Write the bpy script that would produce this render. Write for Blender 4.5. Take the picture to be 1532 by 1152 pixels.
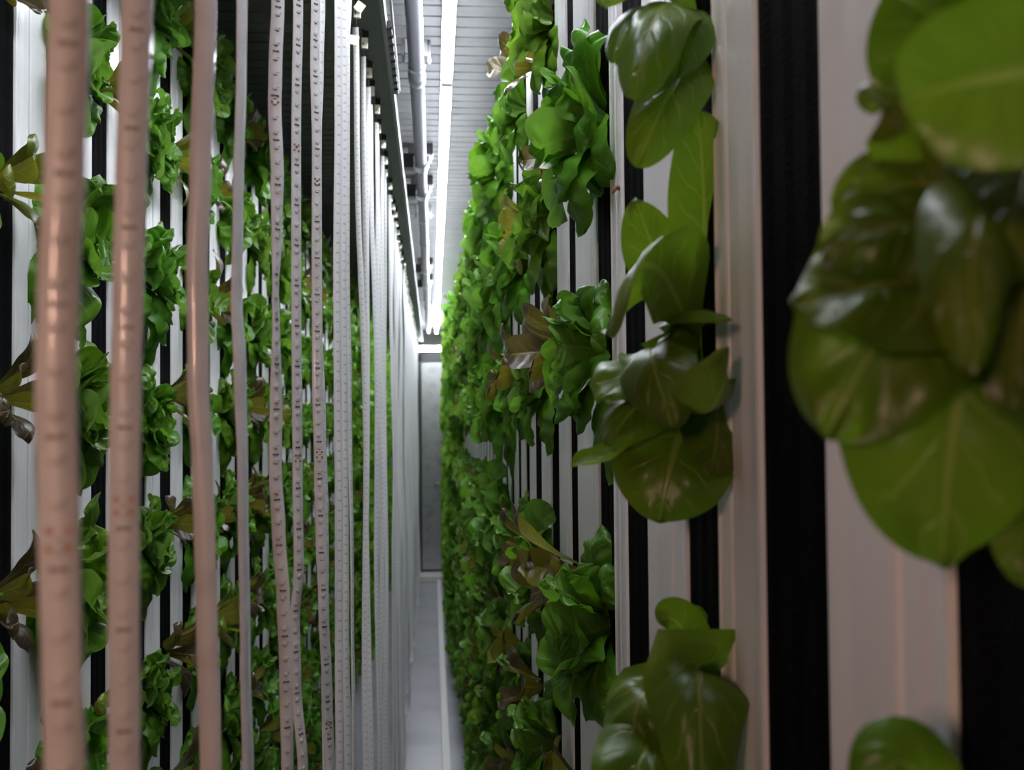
import bpy, bmesh, math, random
from mathutils import Vector, Matrix, noise
C = bpy.context.scene.collection
for o in list(bpy.data.objects): bpy.data.objects.remove(o)
random.seed(7)
R = math.radians
PI = math.pi

# ------------------------------------------------------------------ camera
FPX, W, H = 1489.0, 1532, 1152
EYE = 1.62
SHIFT = 20.0
cd = bpy.data.cameras.new('camera'); cam = bpy.data.objects.new('camera', cd); C.objects.link(cam)
cd.sensor_width = 36; cd.lens = FPX/W*36
cd.shift_y = SHIFT/W
cd.clip_start = 0.02
camM = (Matrix.Rotation(-math.atan(119/FPX), 4, 'Z') @ Matrix.Rotation(PI/2+math.atan(39/FPX), 4, 'X') @ Matrix.Rotation(R(-0.5), 4, 'Z'))
camM.translation = Vector((0, 0, EYE))
cam.matrix_world = camM
cd.dof.use_dof = True; cd.dof.focus_distance = 1.3; cd.dof.aperture_fstop = 8.0; cd.dof.aperture_blades = 7
bpy.context.scene.camera = cam
inv = camM.inverted(); R3 = camM.to_3x3()
def P(px, py, y):                      # the place at distance y down the aisle that the camera sees at (px, py)
    d = R3 @ Vector(((px-766)/FPX, -(py-SHIFT-576)/FPX, -1))
    return Vector((0, 0, EYE)) + d*(y/d.y)
def proj(p):
    q = inv @ Vector(p)
    if q.z > -0.02: return (-9999, -9999)
    return (766+FPX*q.x/-q.z, 576-FPX*q.y/-q.z+SHIFT)

# ------------------------------------------------------------------ world, lamps, exposure
w = bpy.data.worlds.new('world'); bpy.context.scene.world = w; w.use_nodes = True
w.node_tree.nodes['Background'].inputs[0].default_value = (0.75, 0.8, 1, 1)
w.node_tree.nodes['Background'].inputs[1].default_value = 0.008
vs = bpy.context.scene.view_settings
vs.view_transform = 'Standard'; vs.look = 'None'; vs.gamma = 1; vs.use_curve_mapping = False
vs.exposure = 0.92
TUBE_E = 40.0
def area(name, loc, tgt, size, power, col):
    l = bpy.data.lights.new(name, 'AREA'); l.shape = 'DISK'; l.size = size; l.energy = power; l.color = col
    o = bpy.data.objects.new(name, l); C.objects.link(o); o.location = loc
    o.rotation_euler = (Vector(tgt)-Vector(loc)).to_track_quat('-Z', 'Y').to_euler(); return o
area('work_lamp', (-0.45, -0.50, 1.78), (0.12, 0.5, 1.55), 0.16, 1.75, (1.0, 0.585, 0.43))

# ------------------------------------------------------------------ materials
def mat(name, base=(0.8,0.8,0.8), rough=0.5, metal=0.0, emit=None, estr=0.0, coat=0.0, spec=0.5):
    m = bpy.data.materials.new(name); m.use_nodes = True
    b = m.node_tree.nodes['Principled BSDF']
    b.inputs['Base Color'].default_value = (*base, 1); b.inputs['Roughness'].default_value = rough
    b.inputs['Metallic'].default_value = metal; b.inputs['Coat Weight'].default_value = coat
    b.inputs['Specular IOR Level'].default_value = spec
    if emit: b.inputs['Emission Color'].default_value = (*emit, 1); b.inputs['Emission Strength'].default_value = estr
    return m
class NT:
    def __init__(s, m): s.m = m; s.t = m.node_tree; s.b = s.t.nodes['Principled BSDF']
    def n(s, typ, **kw):
        x = s.t.nodes.new(typ)
        for k, v in kw.items(): setattr(x, k, v)
        return x
    def l(s, a, b): s.t.links.new(a, b)
    def math(s, op, a, b=None, c=None, clamp=False):
        x = s.n('ShaderNodeMath', operation=op); x.use_clamp = clamp
        for i, v in enumerate((a, b, c)):
            if v is None: continue
            if isinstance(v, (int, float)): x.inputs[i].default_value = v
            else: s.l(v, x.inputs[i])
        return x.outputs[0]
    def mix(s, f, a, b):
        x = s.n('ShaderNodeMix', data_type='RGBA')
        for k, v in ((0, f), (6, a), (7, b)):
            if isinstance(v, tuple): x.inputs[k].default_value = (*v, 1)
            elif isinstance(v, (int, float)): x.inputs[k].default_value = v
            else: s.l(v, x.inputs[k])
        return x.outputs[2]
    def noise(s, scale, detail=3, vec=None, rough=0.5):
        x = s.n('ShaderNodeTexNoise'); x.inputs['Scale'].default_value = scale; x.inputs['Detail'].default_value = detail
        x.inputs['Roughness'].default_value = rough
        if vec is not None: s.l(vec, x.inputs['Vector'])
        return x.outputs['Fac']
    def obj(s): return s.n('ShaderNodeTexCoord').outputs['Object']
    def gen(s): return s.n('ShaderNodeNewGeometry').outputs['Position']
    def bump(s, h, strength, dist):
        x = s.n('ShaderNodeBump'); x.inputs['Strength'].default_value = strength; x.inputs['Distance'].default_value = dist
        s.l(h, x.inputs['Height']); s.l(x.outputs[0], s.b.inputs['Normal'])
def smooth(nt, x, a, b):
    r = nt.n('ShaderNodeMapRange', interpolation_type='SMOOTHSTEP'); nt.l(x, r.inputs[0])
    r.inputs[1].default_value = a; r.inputs[2].default_value = b; return r.outputs[0]

def leaf_mat(name, top, top2, under, vein, rough=0.36, transl=0.36, tcol=(0.25,0.55,0.02)):
    m = mat(name, top, rough); t = NT(m)
    uv = t.n('ShaderNodeTexCoord').outputs['UV']; sep = t.n('ShaderNodeSeparateXYZ'); t.l(uv, sep.inputs[0])
    U, V = sep.outputs[0], sep.outputs[1]
    x = t.math('MULTIPLY', t.math('ABSOLUTE', t.math('SUBTRACT', U, 0.5)), 2.0)
    wid = t.math('MULTIPLY_ADD', V, -0.085, 0.11)
    rib = t.math('SUBTRACT', 1.0, smooth(t, t.math('DIVIDE', x, wid), 0.5, 1.3))
    wob = t.math('MULTIPLY', t.math('SUBTRACT', t.noise(6, 2, uv), 0.5), 0.10)
    ph = t.math('FRACT', t.math('MULTIPLY', t.math('ADD', t.math('SUBTRACT', V, t.math('MULTIPLY', t.math('POWER', x, 0.8), 0.24)), wob), 7.0))
    dist = t.math('ABSOLUTE', t.math('SUBTRACT', ph, 0.5))
    side = t.math('MULTIPLY', smooth(t, dist, 0.40, 0.5), t.math('SUBTRACT', 1.0, smooth(t, x, 0.5, 0.95)))
    veins = t.math('MAXIMUM', rib, t.math('MULTIPLY', side, 0.6))
    oc = t.obj()
    nz = smooth(t, t.noise(22, 4, oc), 0.35, 0.68)
    rnd = t.n('ShaderNodeObjectInfo').outputs['Random']
    c1 = t.mix(nz, top, top2)
    back = t.n('ShaderNodeNewGeometry').outputs['Backfacing']
    c2 = t.mix(back, c1, under)
    hsv = t.n('ShaderNodeHueSaturation'); t.l(c2, hsv.inputs['Color'])
    t.l(t.math('MULTIPLY_ADD', rnd, 0.03, 0.485), hsv.inputs['Hue'])
    t.l(t.math('MULTIPLY_ADD', rnd, 0.35, 0.83), hsv.inputs['Value'])
    col = t.mix(t.math('MULTIPLY', veins, 0.38), hsv.outputs[0], vein)
    t.l(col, t.b.inputs['Base Color'])
    hgt = t.math('SUBTRACT', t.math('MULTIPLY', t.noise(48, 4, oc), 0.8), t.math('MULTIPLY', veins, 0.7))
    t.bump(hgt, 0.6, 0.0022)
    tr = t.n('ShaderNodeBsdfTranslucent')
    tc = t.mix(0.5, col, tcol); t.l(tc, tr.inputs[0])
    ms = t.n('ShaderNodeMixShader'); ms.inputs[0].default_value = transl
    out = t.t.nodes['Material Output']
    t.l(t.b.outputs[0], ms.inputs[1]); t.l(tr.outputs[0], ms.inputs[2]); t.l(ms.outputs[0], out.inputs[0])
    return m
M = {}
M['green'] = leaf_mat('lettuce_leaf_green', (0.072,0.205,0.010), (0.13,0.31,0.018), (0.15,0.30,0.05), (0.32,0.48,0.10))
M['dull'] = leaf_mat('lettuce_leaf_deep_green', (0.058,0.135,0.006), (0.115,0.195,0.010), (0.15,0.22,0.03), (0.42,0.42,0.12), 0.36, 0.38, (0.30,0.52,0.02))
M['red'] = leaf_mat('red_lettuce_leaf', (0.045,0.020,0.022), (0.070,0.050,0.022), (0.17,0.165,0.022), (0.42,0.38,0.08), 0.28, 0.25, (0.42,0.36,0.02))
M['olive'] = leaf_mat('olive_lettuce_leaf', (0.11,0.15,0.015), (0.18,0.22,0.02), (0.20,0.20,0.03), (0.40,0.42,0.08), 0.32, 0.3, (0.5,0.48,0.02))
M['lime'] = leaf_mat('lime_lettuce_leaf', (0.16,0.34,0.02), (0.26,0.45,0.03), (0.25,0.42,0.06), (0.4,0.6,0.15), 0.45, 0.35, (0.45,0.7,0.03))
M['stem'] = mat('pale_green_stem', (0.30,0.42,0.14), 0.5)
m = M['white'] = mat('white_tower_plastic', (0.80,0.79,0.80), 0.38); t = NT(m)
g = t.gen(); t.l(t.mix(smooth(t, t.noise(5, 5, g), 0.45, 0.8), (0.82,0.81,0.82), (0.72,0.71,0.71)), t.b.inputs['Base Color'])
m = M['foam'] = mat('black_growing_foam', (0.004,0.004,0.005), 0.95, spec=0.05); t = NT(m)
g = t.gen(); nn = t.noise(420, 2, g)
t.l(t.mix(smooth(t, nn, 0.66, 0.78), (0.0035,0.0035,0.004), (0.05,0.05,0.052)), t.b.inputs['Base Color']); t.bump(nn, 0.8, 0.002)
m = M['band'] = mat('white_led_band', (0.74,0.74,0.75), 0.34, coat=0.4); t = NT(m)
g = t.gen(); t.l(t.mix(smooth(t, t.noise(40, 4, g), 0.4, 0.8), (0.78,0.78,0.79), (0.66,0.65,0.66)), t.b.inputs['Base Color'])
m = M['band_far'] = mat('white_led_band_with_dotted_diodes', (0.74,0.74,0.75), 0.36, coat=0.3); t = NT(m)
s = t.n('ShaderNodeSeparateXYZ'); t.l(t.gen(), s.inputs[0])
f = t.math('ABSOLUTE', t.math('SUBTRACT', t.math('FRACT', t.math('MULTIPLY', s.outputs[2], 75.0)), 0.5))
su = t.n('ShaderNodeSeparateXYZ'); t.l(t.n('ShaderNodeTexCoord').outputs['UV'], su.inputs[0])
inn = t.math('SUBTRACT', 1.0, smooth(t, t.math('ABSOLUTE', t.math('SUBTRACT', su.outputs[0], 0.55)), 0.17, 0.24))
t.l(t.mix(t.math('MULTIPLY', t.math('MULTIPLY', smooth(t, f, 0.37, 0.45), inn), 0.42), (0.84,0.84,0.85), (0.22,0.22,0.23)), t.b.inputs['Base Color'])
M['foil'] = mat('grey_adhesive_backing', (0.42,0.42,0.43), 0.32, 0.5)
M['diode'] = mat('pale_diode_lens', (0.72,0.71,0.68), 0.15, coat=0.6)
M['faint'] = mat('faint_trace_under_silicone', (0.50,0.47,0.46), 0.4)
M['faintr'] = mat('faint_resistor_under_silicone', (0.34,0.31,0.31), 0.4)
M['faintc'] = mat('copper_under_silicone', (0.58,0.34,0.26), 0.4)
M['ink'] = mat('dark_printed_trace', (0.10,0.095,0.10), 0.4)
M['copper'] = mat('copper_solder_pad', (0.42,0.14,0.06), 0.35, 0.3)
M['black'] = mat('black_plastic', (0.012,0.012,0.013), 0.4)
M['cream'] = mat('cream_connector_plastic', (0.88,0.87,0.72), 0.4)
M['pipe'] = mat('grey_conduit', (0.20,0.20,0.23), 0.45, 0.0)
M['clampm'] = mat('galvanised_clamp', (0.5,0.5,0.52), 0.32, 0.7)
M['beam'] = mat('dark_green_grey_beam_paint', (0.075,0.085,0.072), 0.6)
M['edge'] = mat('grey_aluminium_edge', (0.17,0.175,0.17), 0.5, 0.0)
m = M['ceil'] = mat('grey_ceiling_boards', (0.36,0.36,0.36), 0.42); t = NT(m)
t.l(t.mix(smooth(t, t.noise(9, 4, t.gen()), 0.4, 0.75), (0.14,0.14,0.143), (0.10,0.10,0.102)), t.b.inputs['Base Color'])
m = M['floor'] = mat('pale_grey_floor_coating', (0.42,0.42,0.45), 0.28); t = NT(m)
nn = t.noise(3, 5, t.gen()); t.l(t.mix(smooth(t, nn, 0.4, 0.7), (0.33,0.33,0.36), (0.25,0.25,0.27)), t.b.inputs['Base Color']); t.bump(nn, 0.1, 0.01)
M['wall'] = mat('dark_wall_panel', (0.055,0.055,0.058), 0.7)
M['endwall'] = mat('grey_end_wall', (0.30,0.30,0.30), 0.5)
m = M['door'] = mat('brushed_grey_door', (0.42,0.42,0.43), 0.26, 0.55); t = NT(m)
t.l(t.mix(smooth(t, t.noise(12, 4, t.gen()), 0.45, 0.75), (0.44,0.44,0.45), (0.34,0.34,0.35)), t.b.inputs['Base Color'])
M['dark'] = mat('dark_gasket', (0.04,0.04,0.045), 0.6)
M['kerb'] = mat('pale_floor_channel', (0.68,0.66,0.64), 0.4)
M['tube'] = mat('glowing_tube', (1,1,1), 0.4, emit=(0.88,0.92,1.0), estr=TUBE_E)
M['tube_end'] = mat('white_lamp_holder', (0.8,0.8,0.8), 0.4)
M['brown'] = mat('dried_brown_stalk', (0.20,0.09,0.035), 0.7)

# ------------------------------------------------------------------ helpers
def obj(name, bm, ms, parent=None, smooth_=True, bevel=0):
    me = bpy.data.meshes.new(name); bm.normal_update(); bm.to_mesh(me); bm.free()
    for x in (ms if isinstance(ms, (list, tuple)) else [ms]): me.materials.append(x)
    if smooth_: me.polygons.foreach_set('use_smooth', [True]*len(me.polygons))
    o = bpy.data.objects.new(name, me); C.objects.link(o); o.parent = parent
    if bevel:
        b = o.modifiers.new('bevel', 'BEVEL'); b.width = bevel; b.segments = 2; b.limit_method = 'ANGLE'
    return o
def empty(name, loc, label=None, cat=None, group=None):
    o = bpy.data.objects.new(name, None); C.objects.link(o); o.location = loc; o.empty_display_size = 0.02
    tag(o, label, cat, group); return o
def tag(o, label=None, cat=None, group=None, kind=None):
    for k, v in (('label', label), ('category', cat), ('group', group), ('kind', kind)):
        if v: o[k] = v
    return o
def box(bm, x0, x1, y0, y1, z0, z1, mi=0):
    vs_ = [bm.verts.new((x, y, z)) for z in (z0, z1) for y in (y0, y1) for x in (x0, x1)]
    for f in ((0,2,3,1),(4,5,7,6),(0,1,5,4),(2,6,7,3),(0,4,6,2),(1,3,7,5)):
        bm.faces.new([vs_[i] for i in f]).material_index = mi
def tube(bm, pts, r, seg=12, cap=True, mi=0):
    rings = []
    for i, p in enumerate(pts):
        p = Vector(p); a = Vector(pts[max(i-1, 0)]); b = Vector(pts[min(i+1, len(pts)-1)])
        tn = (b-a).normalized(); u = tn.orthogonal().normalized() if i == 0 else (u - tn*u.dot(tn)).normalized()
        v = tn.cross(u); rr = r[i] if isinstance(r, (list, tuple)) else r
        rings.append([bm.verts.new(p+(u*math.cos(2*PI*k/seg)+v*math.sin(2*PI*k/seg))*rr) for k in range(seg)])
    for a, b in zip(rings, rings[1:]):
        for k in range(seg):
            bm.faces.new((a[k], a[(k+1)%seg], b[(k+1)%seg], b[k])).material_index = mi
    if cap: bm.faces.new(rings[0][::-1]).material_index = mi; bm.faces.new(rings[-1]).material_index = mi
def extrude_profile(bm, prof, z0, z1, mi=0, closed=False):
    a = [bm.verts.new((x, y, z0)) for x, y in prof]; b = [bm.verts.new((x, y, z1)) for x, y in prof]
    n = len(prof)
    for i in range(n if closed else n-1):
        j = (i+1) % n
        bm.faces.new((a[i], a[j], b[j], b[i])).material_index = mi
    if closed: bm.faces.new(a[::-1]).material_index = mi; bm.faces.new(b).material_index = mi
ORD = ['zeroth','first','second','third','fourth','fifth','sixth','seventh','eighth','ninth','tenth','eleventh','twelfth','thirteenth','fourteenth','fifteenth','sixteenth','seventeenth','eighteenth','nineteenth','twentieth',
       'twenty-first','twenty-second','twenty-third','twenty-fourth','twenty-fifth','twenty-sixth','twenty-seventh','twenty-eighth','twenty-ninth','thirtieth']
def bez(a, b, c, t): return a*(1-t)**2 + b*2*t*(1-t) + c*t*t
def leaf(bm, p0, pc, p1, width, hint, cup=0.6, wave=0.12, blister=0.05, seed=0.0, nu=12, nv=18, mi=0, rollend=0.0):
    uvl = bm.loops.layers.uv.verify()
    p0, pc, p1, hint = map(Vector, (p0, pc, p1, hint)); rows = []; sd = seed*13.7
    for j in range(nv+1):
        v = 1-(1-j/nv)**1.45; c = bez(p0, pc, p1, v); tn = ((pc-p0)*(1-v)+(p1-pc)*v).normalized()
        side = tn.cross(hint)
        side = side.normalized() if side.length > 1e-5 else tn.orthogonal().normalized()
        n = side.cross(tn)
        if n.dot(hint) < 0: n = -n
        s_ = min(1, v/0.5); s_ = s_*s_*(3-2*s_)
        prof = 0.17+0.83*s_
        if v > 0.52: prof *= math.sqrt(max(0.0, 1-((v-0.52)/0.48)**2.3))
        prof *= 1+0.07*noise.noise((v*5, sd, 1.3))
        hw = max(width/2*prof, 0.0004); row = []
        for i in range(nu+1):
            u = -1+2*i/nu; a = cup*u*(0.7+0.5*v)
            k = cup*(0.7+0.5*v) if abs(cup) > 0.02 else 0.02
            lat = hw*math.sin(k*u)/k; lift = hw*(1-math.cos(k*u))/k
            e = abs(u)
            lift += wave*width*math.sin(v*9+sd+(2.2 if u > 0 else 0))*e*e*0.5*min(1, v*2)
            puff = (0.5-0.5*math.cos(2*PI*4*(v-0.24*e**0.8)))*min(1, e*3)*(1-e*0.75)
            lift += blister*width*(0.8*puff-0.4+0.8*noise.noise((u*1.6+sd, v*2.6, sd)))*min(1, v*2.5)
            pt = c + side*lat + n*lift
            pt += tn*(0.02*width*noise.noise((u*2, v*3, sd+5)))*min(1, v*2)
            row.append((bm.verts.new(pt), (i/nu, v)))
        rows.append(row)
    for a, b in zip(rows, rows[1:]):
        for i in range(nu):
            q = [a[i], a[i+1], b[i+1], b[i]]
            f = bm.faces.new([x[0] for x in q]); f.material_index = mi
            if n.dot(Vector((0,0,0))) == 0: pass
            for lp, x in zip(f.loops, q): lp[uvl].uv = x[1]

# ------------------------------------------------------------------ the setting
LEND = 10.6
CEIL = EYE+1.02
XL, XR = -0.50, 0.20            # fronts of the two tower walls
def struct(name, bm, m, bevel=0, sm=False):
    o = obj(name, bm, m, smooth_=sm, bevel=bevel); o['kind'] = 'structure'; return o
bm = bmesh.new(); box(bm, -1.2, 0.75, -2.6, LEND+0.1, -0.06, 0); struct('floor', bm, M['floor'])
bm = bmesh.new()
pr = []; y = -2.6
while y < LEND:                                   # boards laid across the aisle with a groove between them
    pr += [(y, 0), (y+0.055, 0), (y+0.058, 0.006), (y+0.063, 0.006)]; y += 0.065
for (ya, za), (yb, zb) in zip(pr, pr[1:]):
    q = [bm.verts.new(v_) for v_ in ((-1.2, ya, CEIL+za), (-1.2, yb, CEIL+zb), (0.75, yb, CEIL+zb), (0.75, ya, CEIL+za))]
    bm.faces.new(q)
box(bm, -1.2, 0.75, -2.6, LEND+0.1, CEIL+0.02, CEIL+0.08)
struct('ceiling', bm, M['ceil'])
bm = bmesh.new(); box(bm, -1.26, -1.2, -2.6, LEND+0.1, -0.06, CEIL+0.08); struct('wall_left', bm, M['wall'])
bm = bmesh.new(); box(bm, 0.75, 0.81, -2.6, LEND+0.1, -0.06, CEIL+0.08); struct('wall_right', bm, M['wall'])
bm = bmesh.new(); box(bm, -1.26, 0.81, LEND+0.1, LEND+0.2, -0.06, CEIL+0.08); struct('wall_far', bm, M['endwall'])
bm = bmesh.new(); box(bm, -1.26, 0.81, -2.7, -2.6, -0.06, CEIL+0.08); struct('wall_back', bm, M['endwall'])
# door in the end wall
bm = bmesh.new(); box(bm, -0.12, 0.42, LEND+0.05, LEND+0.1, 0.09, 2.30); dr = struct('door_1', bm, M['door'], 0.006)
bm = bmesh.new()
for a in ((-0.17,-0.12, 0.06, 2.36), (0.42,0.47, 0.06, 2.36), (-0.17,0.47,2.30,2.37)): box(bm, a[0], a[1], LEND+0.03, LEND+0.1, a[2], a[3])
obj('door_frame', bm, M['dark'], dr, False)
bm = bmesh.new(); tube(bm, [(0.02, LEND+0.05, 1.0), (0.02, LEND+0.0, 1.0), (0.13, LEND+0.0, 1.0)], 0.009, 10); obj('door_handle', bm, M['clampm'], dr)
bm = bmesh.new(); box(bm, -0.17, 0.47, LEND-0.25, LEND+0.1, 0.0, 0.06); struct('trim_1', bm, M['kerb'], 0.004)
bm = bmesh.new(); box(bm, 0.035, 0.075, 0.4, LEND-0.25, 0.0, 0.02); struct('trim_2', bm, M['kerb'], 0.003)
# beam that carries the strips
BB = EYE+0.885
bm = bmesh.new(); y = 0.2
while y < LEND:
    box(bm, -0.235, -0.105, y, min(y+1.27, LEND+0.1)-0.004, BB, CEIL); y += 1.27
struct('trim_3', bm, M['beam'])
bm = bmesh.new(); box(bm, -0.105, -0.096, 0.2, LEND+0.1, BB-0.006, BB+0.03); struct('trim_4', bm, M['edge'])

# ------------------------------------------------------------------ ceiling services
XT, ZT = 0.045, EYE+0.965
def tube_lamp(y0, y1, label):
    r = empty('tube_lamp', (XT, (y0+y1)/2, ZT), label, 'lamp', 'tube lamps in one line along the ceiling'); L = (y1-y0)/2
    bm = bmesh.new(); box(bm, -0.0145, 0.0145, -L, L, 0.003, 0.055); obj('housing', bm, M['tube_end'], r, False, 0.003)
    bm = bmesh.new(); tube(bm, [(0, -L+0.010, 0), (0, L-0.010, 0)], 0.0155, 12); obj('glowing_tube', bm, M['tube'], r)
    for s in (-1, 1):
        bm = bmesh.new(); box(bm, -0.015, 0.015, s*(L-0.006)-0.005, s*(L-0.006)+0.005, -0.016, 0.018); obj('lamp_holder', bm, M['tube_end'], r, False, 0.003)
y = 0.35; k = 1
while y < 10.3:
    y1 = min(y+1.21, 10.35)
    tube_lamp(y, y1-0.012, ('glowing white ceiling tube lamp, %s of the line from the camera' % ORD[k]) if k > 0 else 'ceiling tube lamp above and behind the camera'); y = y1; k += 1
r = empty('tube_lamp', (0.03, 10.52, EYE+0.80), 'short glowing white lamp mounted crosswise above the far door', 'lamp')
bm = bmesh.new(); box(bm, -0.19, 0.15, 0.0, 0.06, -0.02, 0.04); obj('housing', bm, M['tube_end'], r, False, 0.003)
bm = bmesh.new(); tube(bm, [(-0.17, -0.015, 0), (0.13, -0.015, 0)], 0.022, 12); obj('glowing_tube', bm, M['tube'], r)
# conduit
XP, ZP, RP = -0.037, EYE+0.955, 0.0205
r = empty('ceiling_conduit', (XP, 0.3, ZP), 'long grey ceiling conduit running beside the line of tube lamps', 'pipe')
bm = bmesh.new(); tube(bm, [(0, 0, 0), (0, 9.9, 0)], RP, 20); obj('pipe', bm, M['pipe'], r)
for yy in (2.72, 5.2, 8.0):
    bm = bmesh.new(); tube(bm, [(0, yy-0.3-0.03, 0), (0, yy-0.3-0.025, 0), (0, yy-0.3+0.025, 0), (0, yy-0.3+0.03, 0)], [RP+0.001, RP+0.004, RP+0.004, RP+0.001], 20)
    obj('coupling', bm, M['pipe'], r)
for i, yy in enumerate((2.62, 3.62, 4.08, 4.6, 6.1, 6.75, 8.2, 9.6)):
    big = i in (1, 2, 4, 5)
    q = empty('pipe_bracket', (XP, yy, ZP), ('chunky dark bracket with metal clamp on the conduit, %s from the camera' if big else 'slim pipe bracket holding the conduit to the ceiling, %s from the camera') % ORD[i+1], 'bracket', 'brackets along the conduit')
    d = 0.035 if big else 0.008
    bm = bmesh.new(); tube(bm, [(0, -d, 0), (0, d, 0)], RP+(0.009 if big else 0.004), 16, False); obj('clamp', bm, M['clampm'], q)
    bm = bmesh.new()
    box(bm, -0.045 if big else -0.03, 0.045 if big else 0.03, -d, d, RP+0.004, 0.065); obj('mounting_block', bm, M['black'] if big else M['clampm'], q, False, 0.002)
    if big:
        bm = bmesh.new(); box(bm, -0.062, -0.026, -d*0.8, d*0.8, -0.022, 0.03); obj('clip_body', bm, M['black'], q, False, 0.003)
    for s in (-1, 1):
        bm = bmesh.new(); tube(bm, [(s*0.034, 0, 0.065), (s*0.034, 0, 0.002)], 0.004, 8); obj('bolt', bm, M['clampm'], q)
# chain of cable links at the beam edge
r = empty('cable_chain', (-0.092, 2.2, BB+0.004), 'short dark ribbed cable chain hooked along the beam edge', 'cable chain')
bm = bmesh.new()
for i in range(9): box(bm, -0.004, 0.008, 0.05*i, 0.05*i+0.034, -0.012, 0.010)
obj('chain_links', bm, M['black'], r, False, 0.002)
bm = bmesh.new(); tube(bm, [(0.011, -0.35, 0.0), (0.010, 0.0, -0.004), (0.010, 0.42, -0.004)], 0.003, 8); obj('cable', bm, M['pipe'], r)

# ------------------------------------------------------------------ towers
def tower(side, y0, s0, s1, y1, label):
    """a white channel along Z with a slot holding black foam; side +1 = right wall (faces -X), -1 = left wall (faces +X)"""
    X = XR if side > 0 else XL; f = side      # +f goes back into the wall
    r = empty('grow_tower', (X, (s0+s1)/2, 0.10), label, 'grow tower', 'white grow towers of the %s wall' % ('right' if side > 0 else 'left'))
    yc = (s0+s1)/2; D = 0.10; top = EYE+0.875-0.10
    a, b, c, d = y0-yc+0.0012, s0-yc, s1-yc, y1-yc-0.0012
    for (e0, e1, sgn) in ((a, b, 1), (d, c, -1)):
        wd = abs(e1-e0); q = sgn
        prof = [(f*D, e0), (f*0.005, e0), (f*0.001, e0+q*0.0012), (0, e0+q*0.004), (0, e0+q*wd*0.40), (f*0.0004, e0+q*wd*0.46), (f*0.0010, e0+q*wd*0.58), (f*0.0010, e0+q*wd*0.66), (0, e0+q*wd*0.78),
                (-f*0.001, e1-q*0.006), (-f*0.0005, e1-q*0.002), (f*0.0015, e1), (f*0.016, e1), (f*0.016, e1-q*0.003), (f*0.006, e1-q*0.003)]
        if e0 == a: both = prof
        else: both2 = prof
    bm = bmesh.new(); extrude_profile(bm, both, 0, top); extrude_profile(bm, both2, 0, top)
    extrude_profile(bm, [(f*D, a), (f*D, d)], 0, top)
    obj('channel', bm, M['white'], r, False)
    bm = bmesh.new()
    n = 9; pf = [(f*(0.0022+0.0008*math.sin(i*2.1)), b+(c-b)*i/n+0.0) for i in range(n+1)]
    extrude_profile(bm, pf+[(f*0.09, c), (f*0.09, b)], 0.005, top-0.005, closed=True)
    obj('foam_insert', bm, M['foam'], r, False)
    return r
RT = [(0.20,0.262,0.386,0.431),(0.431,0.508,0.607,0.67),(0.67,0.701,0.788,0.837),(0.837,0.931,1.035,1.07),(1.07,1.104,1.2,1.24),(1.24,1.375,1.45,1.49),(1.49,1.577,1.684,1.74),(1.74,1.83,1.95,2.0)]
def fixz(z, w_, sgn):            # depth along the aisle from the measured edge
    px = 647+sgn*FPX*w_/z; return w_/math.tan(abs(math.atan((px-766)/FPX)+math.atan(119/FPX)))
RT = [tuple(fixz(z, 0.2, 1) for z in t_) for t_ in RT]
y = RT[-1][3]
while y < 10.3: RT.append((y, y+0.055, y+0.145, y+0.2)); y += 0.2
LT = [(0.71,0.755,0.835,0.88),(0.88,0.925,1.0,1.04),(1.04,1.09,1.187,1.232),(1.232,1.285,1.36,1.40),(1.40,1.458,1.53,1.59),(1.59,1.665,1.735,1.78),(1.78,1.825,1.905,1.95),(1.95,1.99,2.065,2.115)]
LT = [tuple(fixz(z, 0.5, -1) for z in t_) for t_ in LT]
y = LT[-1][3]
while y < 10.3: LT.append((y, y+0.05, y+0.125, y+0.175)); y += 0.175
def tl(i, side, n):
    if i < 26: return 'white grow tower with black foam slot, %s tower from the camera on the %s wall' % (ORD[i+1], side)
    return 'narrow white grow tower among the far towers of the %s wall behind the foliage' % side
for i, a in enumerate(RT): tower(1, *a, tl(i, 'right', len(RT)))
for i, a in enumerate(LT): tower(-1, *a, tl(i, 'left', len(LT)))

# ------------------------------------------------------------------ lettuce meshes (local frame: +X out of the slot, Z up)
def head_bm(seed, n, L, Wd, hi, th0=12, th1=88, sy=0.66, sz=1.08, droop=0.16, cup=0.9, blister=0.11):
    rnd = random.Random(seed); bm = bmesh.new(); nu, nv = (14, 22) if hi == 2 else ((8, 12) if hi == 1 else (4, 5))
    ph = rnd.random()*6.28
    for i in range(n):
        f = (i+0.5)/n; ph += 2.39996+rnd.uniform(-0.25, 0.25)
        th = R(th0+(th1-th0)*f**0.8+rnd.uniform(-7, 7))
        rad = Vector((0, math.cos(ph)*sy, math.sin(ph)*sz))
        d = Vector((math.cos(th), 0, 0))+rad*math.sin(th)
        ln = L*(0.66+0.34*f)*rnd.uniform(0.85, 1.12)
        base = Vector((-0.008+0.006*(1-f), math.cos(ph)*0.006, math.sin(ph)*0.01))
        tip = base+d*ln+Vector((0, 0, -droop*ln*f*(1+max(0,rad.z))))
        if f > 0.55: tip += Vector((-0.12*ln, 0, 0))*rnd.uniform(0, 1)
        ctrl = base+(Vector((math.cos(th)*0.62+0.42, 0, 0))+rad*math.sin(th)*0.55)*ln
        tip.x = max(tip.x, 0.006)
        hint = Vector((math.sin(th), 0, 0))-rad*math.cos(th)*0.9
        leaf(bm, base, ctrl, tip, Wd*(0.8+0.2*f)*rnd.uniform(0.85, 1.15), hint, cup*rnd.uniform(0.5, 1.2)*(1 if rnd.random() > 0.25+0.7*f else -1.1), 0.07, blister, seed*3+i*0.7, nu, nv)
    return bm
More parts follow.
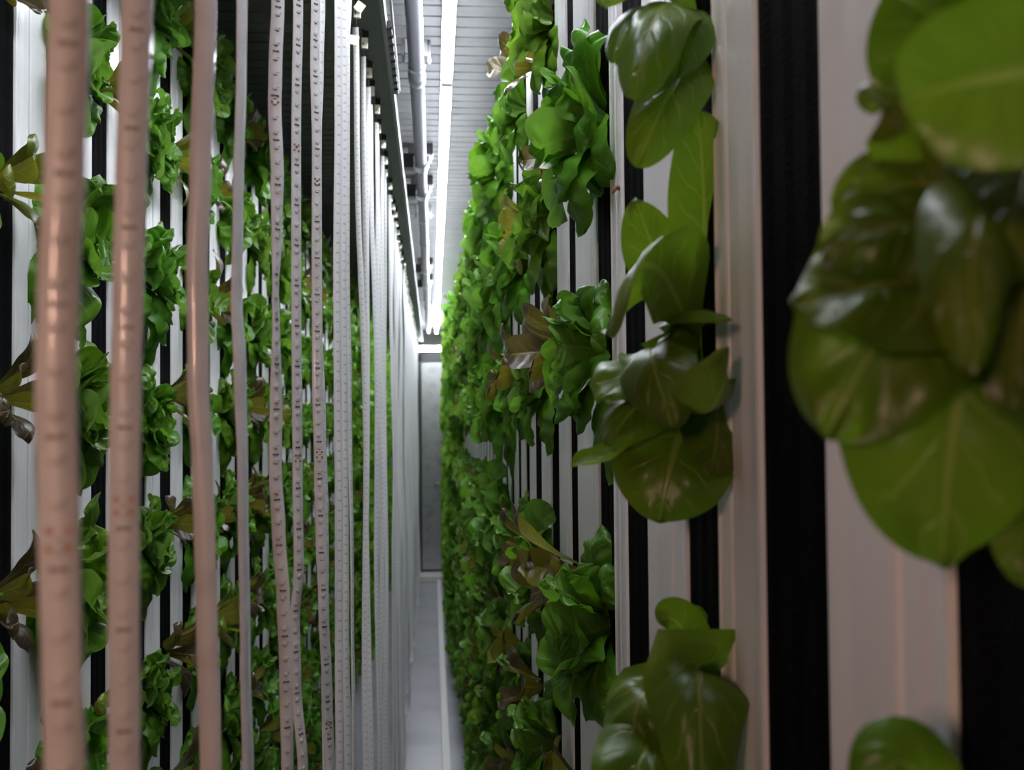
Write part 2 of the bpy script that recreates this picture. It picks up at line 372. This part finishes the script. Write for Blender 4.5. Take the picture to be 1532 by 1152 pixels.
def mesh_of(bm, name, m):
    me = bpy.data.meshes.new(name); bm.normal_update(); bm.to_mesh(me); bm.free(); me.materials.append(m)
    me.polygons.foreach_set('use_smooth', [True]*len(me.polygons)); return me
GH = [mesh_of(head_bm(10+i, 24, 0.100, 0.080, 2, sz=1.2, th1=84), 'lettuce_foliage', M['green']) for i in range(7)]
GD = [mesh_of(head_bm(40+i, 20, 0.108, 0.086, 2, sz=1.15), 'lettuce_foliage', M['dull']) for i in range(4)]
GM = [mesh_of(head_bm(60+i, 20, 0.104, 0.082, 1, sz=1.15), 'lettuce_foliage', M['green']) for i in range(5)]
GB = [mesh_of(head_bm(110+i, 17, 0.115, 0.096, 2, sz=1.15, th1=84), 'lettuce_foliage', M['green']) for i in range(6)]
RH = [mesh_of(head_bm(80+i, 6, 0.098, 0.046, 2, 8, 62, 0.8, 1.0, -0.12, 0.45, 0.04), 'red_lettuce_foliage', M['red' if i % 3 else 'olive']) for i in range(6)]
def stem_mesh():
    bm = bmesh.new(); tube(bm, [(-0.014, 0, 0), (0.0, 0, 0.0), (0.012, 0, 0.001)], [0.007, 0.006, 0.004], 8); return mesh_of(bm, 'stem', M['stem'])
STEM = stem_mesh()
def put(name, me, loc, rx, rz, sc, label, cat, group, parts=True):
    if parts:
        o = empty(name, loc, label, cat, group)
        for nm, mm in (('foliage', me), ('stem', STEM)):
            c = bpy.data.objects.new(nm, mm); C.objects.link(c); c.parent = o
    else:
        o = bpy.data.objects.new(name, me); C.objects.link(o); o.location = loc; tag(o, label, cat, group)
    o.rotation_euler = (rx, 0, rz); o.scale = (sc, sc, sc); return o
FAR = 6.2
rp = random.Random(5)
farG = []
ROWS_R = {3: 0.95, 2: 0.67, 1: 0.355, 0: 0.09, -1: -0.245, -2: -0.53, -3: -0.82, -4: -1.11, -5: -1.38, -6: -2.0}
heroes = set()
def column(side, tw, idx, kind, colno):
    y0, s0, s1, y1 = tw; yc = (s0+s1)/2; wall = 'right' if side > 0 else 'left'
    X = (XR if side > 0 else XL); items = []
    for k in range(-6, 4):
        h = (ROWS_R[k] if side > 0 else 0.028+k*0.237)+rp.uniform(-0.014, 0.014)
        if kind == 'R':
            h += 0.02
            if yc > 1.6 and rp.random() < 0.3: continue
        zz = EYE+h
        if zz < 0.16 or h > 0.83: continue
        if side > 0 and (idx, k) in heroes: continue
        p = (X+side*0.006, yc+rp.uniform(-0.01, 0.01), zz)
        px, py = proj((X-side*0.05, yc, zz)); mar = 0.14*FPX/yc
        if py < -mar-150 or py > 1152+mar+150 or px < -350 or px > 1900: continue
        items.append((p, k, -mar*0.6 < py < 1152+mar*0.6))
    items.sort(key=lambda a: -a[0][2]); vis = 0
    for p, k, inview in items:
        rz = (PI if side > 0 else 0)+rp.uniform(-0.22, 0.22); rx = rp.uniform(-0.5, 0.5)*(1 if kind == 'R' else 0.7); sc = rp.uniform(0.86, 1.1)
        if yc > FAR:
            for q_ in range(3 if kind == 'G' else 1): farG.append((side, (p[0], p[1]+rp.uniform(-0.05, 0.05), p[2]+rp.uniform(-0.13, 0.13)*(q_ > 0)), rx, rz, sc*(1.25 if side > 0 else 1.1), kind))
            continue
        vis += 1 if inview else 0
        if kind == 'G':
            me = rp.choice(GD if (side > 0 and yc < 1.0) else ((GB if (side > 0 and yc < 2.6) or rp.random() < 0.4 else GH) if yc < 3.2 else GM))
            sc *= 1.08 if yc < 2.2 else (1.32 if side > 0 else 1.12)
            if yc < 3.6 and inview:
                lb = 'green lettuce head, %s green column of the %s wall, %s head down' % (ORD[colno], wall, ORD[vis])
                gr = None
            elif inview:
                lb = 'green lettuce head, %s green column of the %s wall, %s head down' % (ORD[colno], wall, ORD[vis])
                gr = 'green lettuces of the %s wall' % wall
            else:
                lb = 'green lettuce head of the %s wall, past the picture edge, %s column' % (wall, ORD[colno]); gr = 'unseen green lettuces, %s wall, %s column' % (wall, ORD[colno])
            put('lettuce_head', me, p, rx, rz, sc, lb, 'lettuce', gr or 'green lettuces of the %s wall' % wall, yc < 4.2)
        else:
            me = rp.choice(RH); sc *= (1.28 if side > 0 else 1.2) if yc > 1.8 else (1.25 if side > 0 else 1.0)
            if inview: lb = 'small dark red lettuce, %s red column of the %s wall, %s down' % (ORD[colno], wall, ORD[vis])
            else: lb = 'small dark red lettuce of the %s wall, past the picture edge, %s column' % (wall, ORD[colno])
            put('red_lettuce', me, p, rx, rz, sc*rp.uniform(0.8, 1.05), lb, 'lettuce', 'dark red lettuces of the %s wall' % wall if inview else 'unseen red lettuces, %s wall, %s column' % (wall, ORD[colno]), yc < 3.0)

# hero plants of the right wall, built leaf by leaf
def hero(name, root, leaves, m, label, stem=True):
    """root: (px, py, distance); leaves: (base, ctrl, tip, width in m, hint, cup, wave, blister)"""
    o_ = P(*root); e = empty(name, o_, label, 'lettuce', 'green lettuces of the right wall')
    bm = bmesh.new()
    for i, (b, c, t_, wd, hint, cup, wave, bl) in enumerate(leaves):
        leaf(bm, P(*b)-o_, P(*c)-o_, P(*t_)-o_, wd, hint, cup, wave, bl, i*1.9+len(leaves), 18, 28)
    obj('foliage', bm, m, e)
    bm = bmesh.new(); tube(bm, [(0.035, 0, 0), (0.012, 0, 0), (-0.01, 0, 0.002)], [0.008, 0.007, 0.005], 10); obj('stem', bm, M['stem'], e)
    return e
N_ = Vector
heroes |= {(2, 0), (0, 0), (0, 1), (2, 1), (2, -1), (0,-1)}
cf = (-0.35, -1, 0.15)     # a leaf face turned to the aisle and the camera
hero('lettuce_head', (1046, 540, 0.745), [
    ((1046,500,0.745),(1062,330,0.71),(1044,166,0.675), 0.056, (-0.2,-1,0.1), 0.3, 0.08, 0.04),
    ((1040,520,0.74),(985,400,0.70),(952,300,0.68), 0.046, (-0.6,-1,0.4), 0.7, 0.2, 0.08),
    ((1046,560,0.74),(985,250,0.60),(905,500,0.645), 0.075, (0.9,-0.4,-0.5), 0.9, 0.15, 0.05),
    ((1030,540,0.74),(985,430,0.67),(1092,478,0.60), 0.034, (0.0,-0.6,1), -0.9, 0.1, 0.05),
    ((1000,560,0.73),(1075,700,0.58),(1088,520,0.60), 0.060, (-0.2,0.2,1), 1.3, 0.1, 0.04),
    ((1046,560,0.74),(960,500,0.66),(893,600,0.66), 0.056, (-0.6,-0.8,0.6), -0.5, 0.2, 0.10),
    ((1040,560,0.735),(970,560,0.66),(905,665,0.655), 0.050, (-0.5,-0.9,0.5), -0.8, 0.15, 0.10),
    ((1030,560,0.73),(930,440,0.63),(1010,640,0.61), 0.062, (-0.5,-0.9,0.1), -0.7, 0.12, 0.05),
    ((1044,590,0.73),(1010,640,0.64),(985,782,0.655), 0.088, (-0.25,-1,0.3), -0.35, 0.08, 0.05),
    ((1000,640,0.72),(930,690,0.68),(855,697,0.68), 0.034, (-0.3,-0.4,1), 1.1, 0.1, 0.04),
    ((1050,560,0.72),(1090,600,0.66),(1062,710,0.64), 0.050, (-0.1,-1,0.2), -0.6, 0.15, 0.05),
    ((1046,540,0.745),(980,470,0.70),(960,560,0.66), 0.050, (-0.8,-0.5,0.3), 0.6, 0.2, 0.08),
  ], M['dull'], 'large deep green lettuce with curled leaves, beside the second planted foam slot at centre right')
hero('lettuce_head', (1046, 60, 0.745), [
    ((1046,60,0.745),(950,-60,0.64),(920,95,0.64), 0.048, (-0.5,-1,0.3), -0.9, 0.1, 0.05),
    ((1046,60,0.745),(985,-100,0.62),(948,150,0.61), 0.058, (-0.4,-1,0.2), -0.9, 0.1, 0.05),
    ((1046,80,0.745),(1030,60,0.64),(952,250,0.655), 0.052, (-0.3,-1,0.0), -0.7, 0.05, 0.03),
    ((1046,40,0.745),(960,-80,0.66),(905,10,0.66), 0.060, (-0.5,-0.8,0.6), 0.6, 0.2, 0.08),
    ((1046,60,0.74),(1040,-60,0.68),(1010,120,0.66), 0.050, (-0.2,-1,0.2), -0.5, 0.1, 0.05),
    ((1046,30,0.745),(1020,-120,0.72),(1000,-220,0.72), 0.060, (-0.3,-1,0.3), 0.5, 0.1, 0.05),
    ((1046,30,0.745),(930,-100,0.69),(890,-60,0.68), 0.050, (-0.5,-0.8,0.6), 0.6, 0.2, 0.08),
  ], M['dull'], 'large dark green lettuce with drooping glossy leaves cut by the top edge, right of centre')
hero('lettuce_head', (1048, 1060, 0.745), [
    ((1048,1060,0.745),(1030,900,0.69),(985,930,0.68), 0.042, (-0.4,-1,0.2), 0.6, 0.1, 0.05),
    ((1048,1060,0.745),(1050,960,0.735),(1040,905,0.73), 0.022, (-0.3,-1,0.1), 0.3, 0.1, 0.03),
    ((1048,1100,0.745),(1040,830,0.62),(1052,1230,0.60), 0.074, (-0.2,-1,0.1), -0.8, 0.1, 0.04),
    ((1048,1080,0.745),(930,930,0.65),(945,1180,0.66), 0.062, (-0.6,-0.8,0.3), -0.5, 0.2, 0.12),
    ((1048,1120,0.745),(970,1000,0.63),(925,1250,0.63), 0.070, (-0.5,-1,0.3), -0.5, 0.25, 0.12),
    ((1048,1120,0.745),(1010,1180,0.66),(990,1330,0.66), 0.070, (-0.3,-1,0.2), -0.4, 0.1, 0.06),
  ], M['dull'], 'broad deep green lettuce cut by the bottom edge, right of centre')
hero('lettuce_head', (1520, 470, 0.33), [
    ((1530,470,0.33),(1440,150,0.300),(1255,330,0.315), 0.040, (-0.4,-1,0.3), -0.4, 0.2, 0.10),
    ((1530,450,0.33),(1400,230,0.285),(1225,400,0.305), 0.036, (-0.4,-1,0.5), -0.5, 0.25, 0.12),
    ((1530,470,0.33),(1370,380,0.28),(1182,452,0.30), 0.048, (-0.2,-0.8,0.7), -0.4, 0.15, 0.10),
    ((1530,440,0.33),(1400,280,0.285),(1235,655,0.30), 0.066, (-0.4,-1,0.2), -0.35, 0.15, 0.08),
    ((1535,430,0.33),(1420,420,0.28),(1412,850,0.30), 0.074, (-0.3,-1,0.1), -0.35, 0.08, 0.05),
    ((1530,420,0.33),(1310,60,0.30),(1310,170,0.315), 0.034, (-0.4,-1,0.4), -0.8, 0.15, 0.08),
    ((1530,440,0.32),(1440,110,0.255),(1455,560,0.255), 0.034, (-0.3,-1,0.1), -1.0, 0.1, 0.03),
    ((1530,440,0.32),(1560,300,0.27),(1510,620,0.27), 0.034, (-0.2,-1,0.1), -0.6, 0.1, 0.04),
    ((1560,470,0.33),(1560,700,0.30),(1545,880,0.30), 0.034, (-0.2,-1,0.1), -0.3, 0.1, 0.04),
  ], M['dull'], 'big out of focus lettuce with crinkled leaves nearest the camera, at the right edge')
hero('lettuce_head', (1560, 60, 0.33), [
    ((1540,60,0.33),(1420,-30,0.315),(1345,150,0.31), 0.050, (-0.3,-1,0.1), 0.3, 0.1, 0.04),
    ((1700,90,0.21),(1520,90,0.22),(1345,152,0.24), 0.046, (-0.2,-0.9,-0.6), 0.6, 0.05, 0.03),
    ((1560,120,0.33),(1540,200,0.27),(1500,420,0.27), 0.046, (-0.2,-1,0.1), -0.6, 0.1, 0.04),
    ((1560,60,0.33),(1480,-60,0.30),(1330,-90,0.30), 0.050, (-0.3,-1,0.3), -0.4, 0.1, 0.05),
    ((1560,60,0.33),(1460,60,0.28),(1480,330,0.30), 0.044, (-0.3,-1,0.1), -0.4, 0.1, 0.05),
  ], M['dull'], 'big out of focus lettuce with one bright blurred leaf, in the top right corner')
hero('lettuce_head', (1480, 1560, 0.33), [
    ((1500,1500,0.33),(1350,930,0.30),(1300,1250,0.31), 0.030, (-0.3,-1,0.3), -0.6, 0.1, 0.05),
    ((1500,1500,0.33),(1300,1300,0.30),(1260,1500,0.30), 0.050, (-0.3,-1,0.3), -0.6, 0.1, 0.05),
    ((1500,1560,0.33),(1400,1600,0.30),(1380,1800,0.30), 0.050, (-0.3,-1,0.3), -0.6, 0.1, 0.05),
  ], M['dull'], 'out of focus lettuce whose rounded leaf just enters at the bottom right')
gc = rc = 0
for i, tw in enumerate(RT):
    if tw[0] > 10.2: break
    if i in (1, 3): continue
    if i % 2 == 0: gc += 1; column(1, tw, i, 'G', gc)
    else: rc += 1; column(1, tw, i, 'R', rc)
gc = rc = 0
for i, tw in enumerate(LT):
    if tw[0] > 10.2: break
    if i % 2 == 1: gc += 1; column(-1, tw, i, 'G', gc)
    else: rc += 1; column(-1, tw, i, 'R', rc)
# dead stalk on the bare slot edge
bm = bmesh.new(); q = P(929, 283, 1.045)
tube(bm, [q+Vector((0.002,0,0)), q+Vector((-0.006,-0.004,0.001)), q+Vector((-0.010,-0.006,-0.006))], [0.0022,0.0028,0.001], 7)
tube(bm, [q, q+Vector((0.004,-0.006,-0.006)), q+Vector((0.006,-0.008,-0.012))], [0.002,0.0016,0.0006], 7)
o = obj('dried_stalk', bm, M['brown']); tag(o, 'tiny dried brown stalk clinging to the edge of a white tower', 'stalk')
# the far plants of both walls: past three hundred, so one object
lowG = [head_bm(200+i, 14, 0.135, 0.085, 0, sy=0.75) for i in range(4)]
lowR = [head_bm(220+i, 6, 0.09, 0.045, 0, 15, 70) for i in range(2)]
def collect(bms):
    out = []
    for b in bms:
        b.verts.index_update(); uvl = b.loops.layers.uv.verify()
        out.append(([v.co.copy() for v in b.verts], [([v.index for v in f.verts], [tuple(l[uvl].uv) for l in f.loops]) for f in b.faces]))
    return out
lg, lr = collect(lowG), collect(lowR)
vsx, fs, uvs, mis = [], [], [], []
for side, p, rx, rz, sc, kind in farG:
    src = rp.choice(lg if kind == 'G' else lr); mtx = Matrix.Translation(p) @ Matrix.Rotation(rz, 4, 'Z') @ Matrix.Rotation(rx, 4, 'X') @ Matrix.Scale(sc*1.05, 4)
    off = len(vsx); vsx += [mtx @ v for v in src[0]]
    mi = (rp.choice((0, 1, 1)) if p[1] > 6.8 else rp.choice((0,0,1))) if kind == 'G' else rp.choice((2, 0))
    for f, u in src[1]: fs.append([off+i for i in f]); uvs += u; mis.append(mi)
me = bpy.data.meshes.new('distant_lettuces'); me.from_pydata(vsx, [], fs); ul = me.uv_layers.new(name='UVMap')
for l, u in zip(ul.data, uvs): l.uv = u
for m_ in ('green', 'lime', 'red'): me.materials.append(M[m_])
me.polygons.foreach_set('material_index', mis); me.polygons.foreach_set('use_smooth', [True]*len(fs)); me.update()
o = bpy.data.objects.new('distant_lettuces', me); C.objects.link(o)
tag(o, 'dense bright green mass of lettuces at the far end of both tower walls', 'lettuces', None, 'stuff')

# ------------------------------------------------------------------ LED strips
SW, STH = 0.012, 0.0014
def interp(path, py):
    for a, b in zip(path, path[1:]):
        if a[0] <= py <= b[0]:
            t_ = (py-a[0])/(b[0]-a[0]); t_ = t_*t_*(3-2*t_) if len(path) < 99 else t_
            return [a[k]+(b[k]-a[k])*t_ for k in range(1, len(a))]
    return list(path[0][1:] if py < path[0][0] else path[-1][1:])
class Strip:
    def __init__(s, pts, tws, m, label, group):
        s.pts, s.tws = pts, tws; s.root = empty('led_strip', pts[0], label, 'LED strip', group); s.o = pts[0]
        bm = bmesh.new(); rings = []
        for i, p in enumerate(pts):
            wd, n = s.frame(i); h = SW/2; q = p-s.o
            rings.append([bm.verts.new(v) for v in (q-wd*h-n*STH*.2, q-wd*h*0.9-n*STH*.5, q+wd*h*0.9-n*STH*.5, q+wd*h-n*STH*.2, q+wd*h*0.95+n*STH*.5, q-wd*h*0.95+n*STH*.5)])
        uvl = bm.loops.layers.uv.verify(); US = (0.0, 0.05, 0.95, 1.0, 0.97, 0.03)
        for a, b in zip(rings, rings[1:]):
            for k in range(6):
                f = bm.faces.new((a[k], a[(k+1)%6], b[(k+1)%6], b[k])); f.material_index = 1 if k == 1 else 0
                for lp, kk in zip(f.loops, (k, (k+1)%6, (k+1)%6, k)): lp[uvl].uv = (US[kk], 0.5)
        bm.faces.new(rings[0]); bm.faces.new(rings[-1][::-1])
        s.band = obj('band', bm, [m, M['foil']], s.root, True)
        bmod = None
    def frame(s, i):
        tw = s.tws[i]; wd = Vector((math.cos(tw), math.sin(tw), 0)); n = Vector((math.sin(tw), -math.cos(tw), 0)); return wd, n
    def at(s, z):
        for i in range(len(s.pts)-1):
            a, b = s.pts[i], s.pts[i+1]
            if b.z <= z <= a.z:
                t_ = (a.z-z)/(a.z-b.z+1e-9); p = a.lerp(b, t_); tw = s.tws[i]*(1-t_)+s.tws[i+1]*t_
                return p, Vector((math.cos(tw), math.sin(tw), 0)), Vector((math.sin(tw), -math.cos(tw), 0)), (b-a).normalized()
        return None
def add_mesh(name, me, strip, z, flip=1, off=0.0, parent=None):
    q = strip.at(z)
    if not q: return
    p, wd, n, tn = q
    up = -tn; wd2 = up.cross(n)*-1
    m_ = Matrix((( wd.x, up.x, n.x*flip), (wd.y, up.y, n.y*flip), (wd.z, up.z, n.z*flip))).to_4x4()
    m_.translation = p-strip.o+n*flip*(STH/2)+wd*off
    o = bpy.data.objects.new(name, me); C.objects.link(o); o.parent = strip.root; o.matrix_local = m_; return o
def small(name, fn, mats):
    bm = bmesh.new(); fn(bm); me = bpy.data.meshes.new(name); bm.normal_update(); bm.to_mesh(me); bm.free()
    for x in mats: me.materials.append(x)
    return me
def f_diode(bm):
    box(bm, -0.0017, 0.0017, -0.0014, 0.0014, 0, 0.0007, 0); box(bm, -0.0010, 0.0010, -0.0009, 0.0009, 0.0007, 0.0010, 0)
    box(bm, -0.0026, -0.0018, -0.0012, -0.0006, 0, 0.0003, 1); box(bm, 0.0018, 0.0030, 0.0006, 0.0012, 0, 0.0003, 1); box(bm, -0.0016, 0.0016, -0.0020, -0.0015, 0, 0.0003, 1)
def f_res(bm):
    box(bm, -0.0014, 0.0014, -0.0006, 0.0006, 0, 0.0006, 0)
    for sx in (-1, 1): box(bm, sx*0.0021-0.0006, sx*0.0021+0.0006, -0.0009, 0.0009, 0, 0.0004, 0)
def f_pads(bm):
    for sx in (-1, 1):
        for sy in (-1, 1):
            tube(bm, [(sx*0.0027, sy*0.0027, 0), (sx*0.0027, sy*0.0027, 0.0004)], 0.00115, 10, True, 0)
    box(bm, -0.0015, 0.0015, -0.0004, 0.0004, 0, 0.0003, 1)
DI = small('diode', f_diode, [M['diode'], M['ink']]); RE = small('resistor', f_res, [M['ink']]); PA = small('solder_pads', f_pads, [M['copper'], M['ink']])
NEARM = (small('diode', f_diode, [M['band'], M['faint']]), small('resistor', f_res, [M['faintr']]), small('solder_pads', f_pads, [M['faintc'], M['faint']]))
def dense(path, y, step=26, y0=-160, y1=1330):
    pts, tws = [], []; py = y0
    while py <= y1:
        v = interp(path, py); pts.append(P(v[0], py, y)); tws.append(R(v[1]) if len(v) > 1 else 0.3); py += step
    return pts, tws
def near_strip(y, path, label, diodes=False, pads=(), flip=1, y0=-160, m=None, group='LED strips hanging in the near curtain'):
    pts, tws = dense(path, y, y0=y0)
    s = Strip(pts, tws, m or (M['band'] if diodes or y < 0.8 else M['band_far']), label, group)
    DI_, RE_, PA_ = NEARM if y < 0.5 else (DI, RE, PA)
    if diodes:
        zt, zb = P(500, -20, y).z, P(500, 1170, y).z; z = zt; k = 0
        while z > zb:
            add_mesh('diode', DI_, s, z, flip)
            if k % 3 == 1: add_mesh('resistor', RE_, s, z-0.0067, flip)
            z -= 0.0134; k += 1
    for py in pads: add_mesh('solder_pads', PA_, s, P(500, py, y).z, flip)
    return s
near_strip(0.313, [(0,103,10),(250,97,14),(400,88,10),(576,83,8),(800,88,6),(1000,92,0),(1152,97,5)], 'widest blurred warm-lit LED strip, nearest the camera at the far left', True, (800,))
near_strip(0.41, [(0,205,15),(300,195,12),(400,192,10),(576,188,8),(800,185,5),(1152,186,8)], 'second blurred warm-lit LED strip from the left edge', True, (752,))
near_strip(0.58, [(0,308,15),(250,300,12),(400,295,15),(576,297,15),(700,303,10),(800,306,0),(900,309,0),(1152,315,0)], 'third plain pinkish LED strip from the left, without visible diodes')
near_strip(0.75, [(0,362,62),(100,361,65),(300,356,65),(450,354,60),(560,359,55),(700,363,64),(1000,367,66),(1152,371,60)], 'narrow white LED strip seen nearly edge-on, fourth from the left')
near_strip(0.90, [(0,416,25),(100,412,15),(160,411,18),(260,415,25),(350,414,50),(430,412,74),(500,413,68),(600,413,35),(700,412,30),(800,417,0),(900,424,0),(1000,428,10),(1152,430,40)], 'twisting white LED strip with red solder dots near its top, fifth from the left', True, (150,))
near_strip(1.0, [(0,446,45),(200,443,48),(400,443,46),(700,445,45),(860,447,45),(920,441,48),(1020,443,45),(1152,453,45)], 'straight white LED strip with clear diode marks, sixth from the left', True, (222, 685))
near_strip(1.1, [(0,472,45),(100,471,40),(220,474,35),(400,474,25),(576,475,20),(700,478,15),(800,480,15),(900,484,25),(1050,490,30),(1152,494,40)], 'white LED strip with diode marks and three solder spots, seventh from the left', True, (272, 680, 1085))
near_strip(1.3, [(0,482,60),(100,480,60),(200,477,60),(400,474,60),(650,484,65),(760,488,74),(850,489,76),(1000,484,70),(1152,486,70)], 'thin LED strip slipping behind the seventh one')
near_strip(1.35, [(0,506,40),(200,506,40),(400,504,40),(600,505,40),(752,507,30),(1000,507,30),(1152,508,30)], 'left one of two overlapping LED strips just left of the green gap')
near_strip(1.42, [(0,514,40),(200,515,40),(400,514,45),(640,516,45),(950,517,40),(1152,521,30)], 'right one of two overlapping LED strips just left of the green gap')
near_strip(1.6, [(0,523,60),(60,520,60),(400,520,66),(576,523,64),(900,527,74),(1152,530,66)], 'thin LED strip seen edge-on before the lime green plants')
CB = []
def conn(y, lat, top, label):
    e = empty('strip_connector', (lat, y, top+0.02), label, 'connector', 'cream connectors along the beam')
    bm = bmesh.new(); box(bm, -0.004, 0.010, -0.006, 0.002, 0.0, 0.024); obj('plug', bm, M['cream'], e, False, 0.001)
    bm = bmesh.new(); tube(bm, [(-0.002, 0, 0.046), (0.002, 0, 0.034), (0, -0.003, 0.022), (0, -0.0045, 0.01), (0, -0.003, 0), (0.0, 0, -0.020)], 0.0022, 6); obj('wire', bm, M['black'], e)
    bm = bmesh.new(); box(bm, -0.002, 0.012, 0.008, 0.022, 0.024, 0.0455); obj('clip', bm, M['black'], e, False, 0.002)
rs = random.Random(11); y = 2.05; k = 0
TOPZ = EYE+0.82
while y < 10.25:
    lat = -0.152+rs.uniform(-0.006, 0.006); n = 34; zb = 0.05+rs.uniform(0, 0.12); pts, tws = [], []
    a1, a2, p1, p2 = rs.uniform(-0.013, 0.013), rs.uniform(0.002, 0.0055), rs.uniform(0, 6), rs.uniform(0, 6); tw0 = R(rs.uniform(-10, 55)); dr = rs.uniform(-0.004, 0.018)
    for i in range(n+1):
        t_ = i/n; z = TOPZ+(zb-TOPZ)*t_
        pts.append(Vector((lat+dr*t_+a1*math.sin(t_*PI)+a2*math.sin(t_*14+p1)*min(1, t_*6), y+0.01*math.sin(t_*9+p2), z))); tws.append(tw0+0.35*math.sin(t_*5+p2))
    if y < 5.0: lb = 'white LED strip with a cream connector on top, %s of those whose tops show' % ORD[k+1]
    else: lb = 'white LED strip in the dense blurred bunch near the far door'
    s = Strip(pts, tws, M['band_far'], lb, 'LED strips hanging in the middle of the curtain' if y < 5 else 'LED strips bunched near the far door')
    conn(y, lat, TOPZ, 'cream connector and black clip above the %s of the LED strips with visible tops' % ORD[k+1] if y < 5 else 'tiny cream connector in the blurred row toward the far door')
    y += rs.uniform(0.13, 0.19)*(1 if y < 4 else 1.05); k += 1
# cream tape flags and a cut end near the beam
for (px, py, yy, label) in ((530, 60, 1.98, 'cream tape label across two LED strips just below the beam'), (538, 10, 1.98, 'cream slanted tape label at the top edge above the LED strips')):
    q = P(px, py, yy); bm = bmesh.new(); box(bm, -0.009, 0.009, -0.0006, 0.0006, -0.009, 0.009)
    o = obj('tape_label', bm, M['cream'], None, False); o.location = q; o.rotation_euler = (0.2, 0.15 if py > 30 else 0.6, 0.2); tag(o, label, 'tape')
